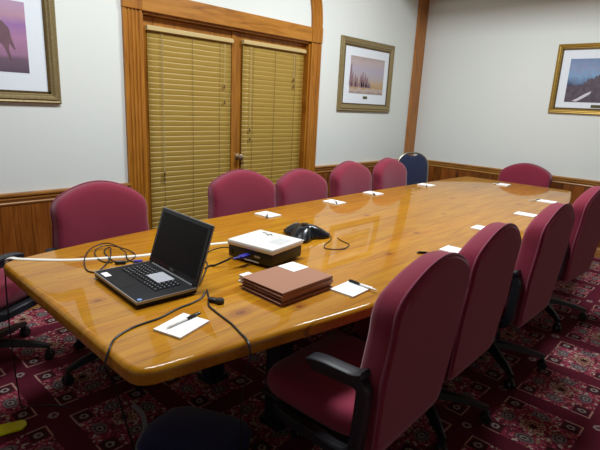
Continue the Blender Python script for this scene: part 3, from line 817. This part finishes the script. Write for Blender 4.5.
o = bpy.data.objects['card']; o.location = (-1.562, .915, TZ+.0302); o.rotation_euler = (0, 0, math.radians(-4))

# ------------------------------------------------------------------ projector
pa = math.atan2(1.356-1.302, -1.384+1.632)      # rear edge direction
r = empty('projector', (-1.555, 1.455, TZ), pa-.06, 'white-topped projector with black lower body and blue plug at its rear', 'projector')
PW, PD = .265, .238
obj('lower_body', bb(-PW/2+.006, PW/2-.006, -PD/2+.004, PD/2-.006, .010, .070, .008), M['black'], r, True)
up_ = obj('upper_shell', bb(-PW/2, PW/2, -PD/2, PD/2, .064, .092, .010), M['offw'], r, True)
bm = bmesh.new()
for k in range(9): box(bm, (.075, -.035+k*.011, 0.0923), (.07, .004, .0012))
obj('vent_grille', bm, M['greyline'], up_)
bm = bmesh.new()
for dx, dy in ((0, 0), (.014, 0), (-.014, 0), (0, .012), (0, -.012)): lathe(bm, [(.005, .0), (.005, .0015)], (-.03+dx, .065+dy, .092), 10)
box(bm, (-.066, .075, .0926), (.022, .008, .0012))
obj('buttons', bm, plain('slate_button', L(84, 92, 104), .4), up_)
for sx, sy in ((-1, -1), (1, -1), (0, 1)):
    obj('foot', lathe(bmesh.new(), [(.010, 0), (.012, .004), (.010, .012)], (sx*.10, sy*.085, 0), 12), M['black'], r)
bm = bmesh.new(); lathe(bm, [(.024, 0), (.024, .012), (.018, .013)], (-.06, PD/2-.006, .042), 18, 'Y'); obj('lens', bm, M['blackg'], r, True)
obj('rear_label', bb(-.045, .055, -PD/2+.0025, -PD/2+.005, .014, .019), M['paper'], r)
obj('rear_port', bb(.03, .062, -PD/2+.0018, -PD/2+.005, .036, .046), M['slv'], r)
obj('rear_port', bb(-.118, -.098, -PD/2+.0018, -PD/2+.005, .026, .048), M['blackg'], r)

# ------------------------------------------------------------------ conference phone (three-lobed, saddle topped)
r = empty('conference_phone', (-1.690, 1.865, TZ), math.radians(57), 'glossy black three-armed conference phone behind the projector', 'conference phone')
bm = bmesh.new(); rings = []; NP = 60
def rad(a): return .108+.038*math.cos(3*a)
for sv, zv in ((.96, .002), (1, .008), (1, .018), (.96, .028), (.88, .040), (.76, .052), (.62, .062), (.45, .070), (.25, .0745), (.04, .0755)):
    ring = []
    for k in range(NP):
        a = 2*math.pi*k/NP; rr_ = rad(a)*sv+(.012*(1-sv)); lob = max(0, math.cos(3*a))
        f = max(0, (zv-.018)/.067)
        zz = zv-.020*lob*f*(1-f)*4*.8-.010*(1-lob)*f*(1-f)*4
        ring.append(bm.verts.new((rr_*math.cos(a), rr_*math.sin(a), zz)))
    rings.append(ring)
for A, B in zip(rings, rings[1:]):
    for k in range(NP): bm.faces.new((A[k], A[(k+1) % NP], B[(k+1) % NP], B[k]))
bm.faces.new(rings[0][::-1]); bm.faces.new(rings[-1]); bmesh.ops.recalc_face_normals(bm, faces=bm.faces)
ph = obj('phone_body', bm, M['blackg'], r, True)
bm = bmesh.new(); ka = math.radians(120)
pad_rot = Matrix.Rotation(ka, 3, 'Z') @ Matrix.Rotation(math.radians(24), 3, 'Y')
for i in range(4):
    for j in range(3):
        v = Matrix.Rotation(ka, 3, 'Z') @ Vector((.070+i*.015, (j-1)*.017, 0))
        box(bm, (v.x, v.y, .0610-i*.0088), (.010, .012, .006), .001, rot=pad_rot, seg=1)
obj('keypad', bm, plain('grey_phone_key', L(120, 128, 136), .4), r)
bm = bmesh.new(); lathe(bm, [(.018, .0745), (.018, .0765), (.004, .077)], (0, 0, 0), 20); obj('speaker_cap', bm, M['black'], r, True)

# ------------------------------------------------------------------ folders stacked
z = TZ
fcx, fcy = -1.222, 1.264
for k in range(4):
    ang = math.radians([-1.5, 1.0, -.5, .8][k]); th_ = .0125
    r = empty('report_folder', (fcx+[.004, -.004, .003, 0][k], fcy+[-.004, .003, 0, .002][k], z), ang,
              ['brown report folder at the bottom of the stack', 'brown report folder second from the bottom of the stack',
               'brown report folder just below the top one of the stack', 'brown report folder on top of the stack, small white card on it'][k], 'folder', 'brown folders stacked on the table')
    hw, hl = .112, .140
    bm = bb(-hw, hw, -hl, hl, 0, .0018, .0006); bb(-hw, hw, -hl, hl, th_-.0022, th_-.0004, .0006, bm=bm); bb(hw-.0018, hw, -hl, hl, 0, th_-.0004, bm=bm)
    obj('cover', bm, M['kraft'], r)
    obj('pages', bb(-hw+.012, hw-.003, -hl+.004, hl-.004, .0019, th_-.0023), plain('brown_sheet_edges', L(112, 66, 48), .8), r)
    if k in (1, 2, 3): obj('white_tab_sheets', bb(-hw-.028, -hw+.03, -hl+.012, -hl+.060, .0022, th_-.0026), M['paper'], r)
    z += th_
tag(obj('note_card', bb(-.045, .045, -.045, .045, 0, .0008), M['paper']), 'small white card lying on the top brown folder', 'card')
o = bpy.data.objects['note_card']; o.location = (-1.285, 1.362, z+.0002); o.rotation_euler = (0, 0, .02)

# ------------------------------------------------------------------ note pads with pens
def notepad(label):
    r = empty('notepad', (0, 0, 0), 0, label, 'notepad', 'white notepads set round the table')
    obj('pages', bb(-.054, .054, -.070, .070, 0, .006, .0006), M['paper'], r)
    obj('backing_card', bb(-.0545, .0545, -.0705, .0705, -.0008, .0002), M['greyline'], r)
    return r
def pen(label):
    r = empty('pen', (0, 0, 0), 0, label, 'pen', 'white pens with black caps')
    bm = bmesh.new(); lathe(bm, [(.0012, -.072), (.0030, -.062), (.0042, -.060), (.0042, .012), (.0035, .013)], (0, 0, .0045), 10, 'X'); obj('barrel', bm, M['offw'], r, True)
    bm = bmesh.new(); lathe(bm, [(.0046, .012), (.0050, .014), (.0050, .064), (.0040, .070), (.001, .071)], (0, 0, .0050), 10, 'X')
    box(bm, (.042, 0, .0108), (.040, .0026, .0016)); obj('cap', bm, M['blackg'], r, True)
    return r
np0 = notepad(''); pn0 = pen('')
PADS = [ # pad x,y,rot ; pen x,y,rot,on pad?
    (-1.206, .778, 16, (-1.220, .795, 99, 1), 'notepad nearest the rounded near corner of the table', 'pen on the notepad between laptop and table corner'),
    (-1.048, 1.452, 3, (-1.030, 1.498, 178, 1), 'notepad beside the stack of brown folders', 'pen along the edge of the notepad beside the folders'),
    (-2.190, 2.060, 92, (-2.168, 2.035, -45, 1), 'notepad in front of the chair at the double doors', 'pen on the notepad before the chair at the double doors'),
    (-2.205, 2.750, 92, (-2.190, 2.745, -42, 1), 'notepad on the left table side behind the conference phone', 'pen on the left-side notepad behind the conference phone'),
    (-2.260, 3.330, 92, (-2.238, 3.297, -45, 1), 'notepad below the pastel landscape picture', 'pen on the notepad below the pastel landscape'),
    (-2.235, 4.180, 92, (-2.190, 4.100, -60, 1), 'notepad on the left side nearest the navy chair', 'pen on the notepad nearest the navy chair'),
    (-1.795, 4.960, 5, (-1.868, 4.96, 80, 0), 'notepad at the far table end before the lone maroon chair', 'pen beside the notepad at the far table end'),
    (-1.190, 4.330, 92, (-1.275, 4.29, 70, 0), 'notepad nearest the far right table corner', 'pen beside the notepad nearest the far right corner'),
    (-1.115, 3.600, 92, None, 'penless notepad seen just past the third chair on the right', ''),
    (-1.125, 2.905, 92, None, 'notepad half hidden behind the second chair on the right', ''),
    (-1.020, 2.300, 92, (-1.085, 2.150, 226, 0), 'notepad half hidden behind the nearest right chair', 'pen left of the half hidden notepad by the nearest chair'),
]
fp = fn = True
for x, y, rz, pn, l1, l2 in PADS:
    a = np0 if fn else copy_tree(np0); fn = False
    a.location = (x, y, TZ+.001); a.rotation_euler = (0, 0, math.radians(rz)); a['label'] = 'white '+l1
    if pn:
        p = pn0 if fp else copy_tree(pn0); fp = False
        p.location = (pn[0], pn[1], TZ+.0003+(.0068 if pn[3] else 0)); p.rotation_euler = (0, 0, math.radians(pn[2])); p['label'] = 'white barrelled black capped '+l2

# ------------------------------------------------------------------ cords
def cord(name, pts, rad_, mat, label, n=8):
    bm = bmesh.new(); tube(bm, cr(pts, n), rad_, 7)
    return tag(obj(name, bm, mat, None, True), label, 'cord')
zc = TZ+.0032
# white flat cord cover from the near left corner to the projector
bm = bmesh.new()
pts = cr([(-2.246, .575, TZ-.05), (-2.243, .580, TZ-.012), (-2.222, .592, TZ+.0035), (-2.18, .625, TZ+.0025), (-2.06, .758, TZ+.0025), (-1.985, .90, TZ+.0025), (-1.915, 1.065, TZ+.0025), (-1.895, 1.30, TZ+.0025), (-1.84, 1.48, TZ+.0025), (-1.72, 1.535, TZ+.003)], 8)
rings = []
for i, p in enumerate(pts):
    t = (pts[min(i+1, len(pts)-1)]-pts[max(i-1, 0)]); t.normalize(); h = Vector((t.x, t.y, 0)); h = Vector((.65, .75, 0)) if h.length < .1 else h.normalized()
    s = Vector((-h.y, h.x, 0)); u = s.cross(t); u = -u if u.z < 0 or (abs(u.z) < .05 and u.x > 0) else u
    rings.append([bm.verts.new(p+s*a+u*bq) for a, bq in ((-.012, -.0015), (.012, -.0015), (.010, .0012), (.004, .0026), (-.004, .0026), (-.010, .0012))])
for A, B in zip(rings, rings[1:]):
    for k in range(6): bm.faces.new((A[k], A[(k+1) % 6], B[(k+1) % 6], B[k]))
bm.faces.new(rings[0][::-1]); bm.faces.new(rings[-1]); bmesh.ops.recalc_face_normals(bm, faces=bm.faces)
tag(obj('cord_cover', bm, M['tape'], None, True), 'flat white cord strip crossing the table from the near left corner to the projector', 'cord')
cord('hanging_cord', [(-2.250, .575, TZ-.045), (-2.262, .572, .60), (-2.266, .570, .35), (-2.262, .575, .12), (-2.255, .58, .02), (-2.25, .60, .006), (-2.20, .68, .006), (-2.12, .74, .006)], .003, M['black'], 'thin dark cord hanging from the near left table corner to the carpet')
loop = [(-1.790, .995, zc), (-1.890, .957, zc), (-1.98, .985, zc+.01), (-2.073, .975, zc+.025), (-2.132, .950, zc+.02), (-2.110, .880, zc+.008), (-2.005, .812, zc), (-1.885, .770, zc), (-1.835, .785, zc), (-1.860, .825, zc+.003),
        (-1.94, .894, zc+.008), (-2.045, .950, zc+.012), (-2.095, .962, zc+.008), (-2.07, .930, zc), (-1.953, .903, zc), (-1.885, .905, zc)]
cord('coiled_cord', loop, .0028, M['black'], 'thin black video cord coiled in loops left of the laptop')
loop2 = [(-1.870, .925, zc+.001), (-1.895, .975, zc), (-1.945, 1.015, zc), (-2.03, 1.018, zc+.004), (-2.117, .965, zc+.012), (-2.10, .905, zc+.006), (-2.02, .871, zc), (-1.942, .866, zc), (-1.905, .889, zc)]
cord('coiled_cord', loop2, .0026, M['black'], 'second loop of thin black cord with a ferrite bead left of the laptop')
r = empty('cable_connector', (-1.872, .912, TZ), math.radians(60), 'blue-ended black plug at the left rear of the laptop', 'plug')
bm = bmesh.new(); lathe(bm, [(.004, -.026), (.008, -.022), (.0085, .014), (.005, .020)], (0, 0, .0088), 12, 'X'); obj('ferrite_bead', bm, M['black'], r, True)
obj('blue_plug', bb(.050, .088, -.010, .010, .0, .014, .003), M['blue'], r, True)
# cords leaving the laptop towards the near end and the right edge
cord('power_cord', [(-1.372, .985, zc+.008), (-1.350, .955, zc), (-1.332, .90, zc), (-1.325, .84, zc), (-1.300, .755, zc), (-1.297, .69, zc), (-1.290, .645, zc), (-1.262, .585, zc), (-1.215, .545, TZ+.001), (-1.200, .524, TZ-.03), (-1.215, .535, TZ-.066), (-1.26, .58, .58), (-1.33, .66, .30), (-1.38, .74, .02), (-1.42, .85, .006)], .0034, M['black'], 'black power cord from the laptop over the near end of the table')
cord('power_cord', [(-1.395, 1.01, zc+.002), (-1.335, .975, zc), (-1.28, .935, zc), (-1.226, .922, zc), (-1.165, .912, zc), (-1.112, .903, zc), (-1.050, .885, zc), (-1.003, .872, zc), (-.978, .862, TZ-.006), (-.966, .857, TZ-.045), (-.985, .865, TZ-.075), (-1.03, .88, .5), (-1.07, .92, .25), (-1.10, .98, .02), (-1.12, 1.08, .006)], .0034, M['black'], 'black power cord from the laptop over the right edge of the table')
r = empty('plug_adapter', (-1.292, .970, TZ), math.radians(25), 'small black rounded plug on the table just behind the laptop corner', 'plug')
bm = bb(-.024, .016, -.011, .011, 0, .016, .005); lathe(bm, [(.014, .0), (.016, .004), (.016, .014), (.012, .018)], (.020, 0, 0), 16); obj('plug_body', bm, M['black'], r, True)
# video cord from behind the laptop into the projector's rear
cord('loose_cord', [(-1.455, 1.02, zc+.004), (-1.56, 1.12, zc), (-1.640, 1.19, zc), (-1.73, 1.235, zc), (-1.775, 1.30, zc+.004), (-1.745, 1.345, zc+.02), (-1.690, 1.350, TZ+.036), (-1.664, 1.352, TZ+.038)], .003, M['black'], 'thin black cord looping from the laptop to the left corner of the projector')
cord('loose_cord', [(-1.60, 1.15, zc), (-1.615, 1.185, zc), (-1.595, 1.205, zc+.006), (-1.556, 1.252, TZ+.038)], .0045, M['black'], 'thicker black video cord ending in the blue projector plug')
r = empty('video_plug', (-1.530, 1.306, TZ+.044), pa-.06, 'blue plug in the rear of the projector', 'plug')
obj('plug_shell', bb(-.014, .014, -.026, .026, -.007, .007, .003), M['blue'], r, True)
bm = bmesh.new(); tube(bm, [Vector((-.018, -.050, -.006)), Vector((-.010, -.036, -.002)), Vector((0, -.026, 0))], .0055, 8); obj('strain_relief', bm, M['blue'], r, True)
cord('phone_cord', [(-1.600, 1.985, zc+.004), (-1.555, 1.93, zc), (-1.518, 1.84, zc), (-1.475, 1.79, zc), (-1.43, 1.815, zc), (-1.410, 1.865, zc), (-1.44, 1.94, zc), (-1.51, 1.965, zc), (-1.56, 1.99, zc+.002)], .0024, M['black'], 'thin black cord curling beside the conference phone')

# ------------------------------------------------------------------ things on the carpet
bm = bmesh.new(); poly = [(-.16, -.046), (.085, -.036), (.102, -.012), (.100, .018), (.085, .034), (-.16, .044)]
prism(bm, poly, .002, .012)
bmesh.ops.bevel(bm, geom=list(bm.edges), offset=.003, segments=2, affect='EDGES')
o = tag(obj('yellow_strap', bm, M['yellow'], None, True), 'bright yellow flat strap end on the carpet at the left photo edge', 'strap')
o.location = (-2.150, .462, 0); o.rotation_euler = (0, 0, math.radians(74))
r = empty('duffel_bag', (-1.50, 1.03, 0), math.radians(25), 'dark navy bag lying on the carpet under the near end of the table', 'bag')
bm = bmesh.new(); rings = []
for i in range(13):
    t = -1+i/6; s = (1-abs(t)**4)**.5*.95+.05; ring = []
    for k in range(24):
        a = 2*math.pi*k/24; yy = math.cos(a)*.19*s; zz = .036+math.sin(a)*.036*s*(1+.06*math.sin(5*t+a*2))
        ring.append(bm.verts.new((t*.24, yy, max(.001, zz))))
    rings.append(ring)
for A, B in zip(rings, rings[1:]):
    for k in range(24): bm.faces.new((A[k], A[(k+1) % 24], B[(k+1) % 24], B[k]))
bm.faces.new(rings[0][::-1]); bm.faces.new(rings[-1]); bmesh.ops.recalc_face_normals(bm, faces=bm.faces)
obj('bag_body', bm, M['navybag'], r, True)
bm = bmesh.new(); tube(bm, cr([(-.06, -.215, .012), (-.14, -.19, .008), (-.22, -.10, .006), (-.26, .0, .006), (-.33, .08, .006), (-.42, .13, .006)], 6), 1, prof=[(-.012, -.0015), (.012, -.0015), (.012, .0015), (-.012, .0015)])
obj('strap', bm, M['strapm'], r)
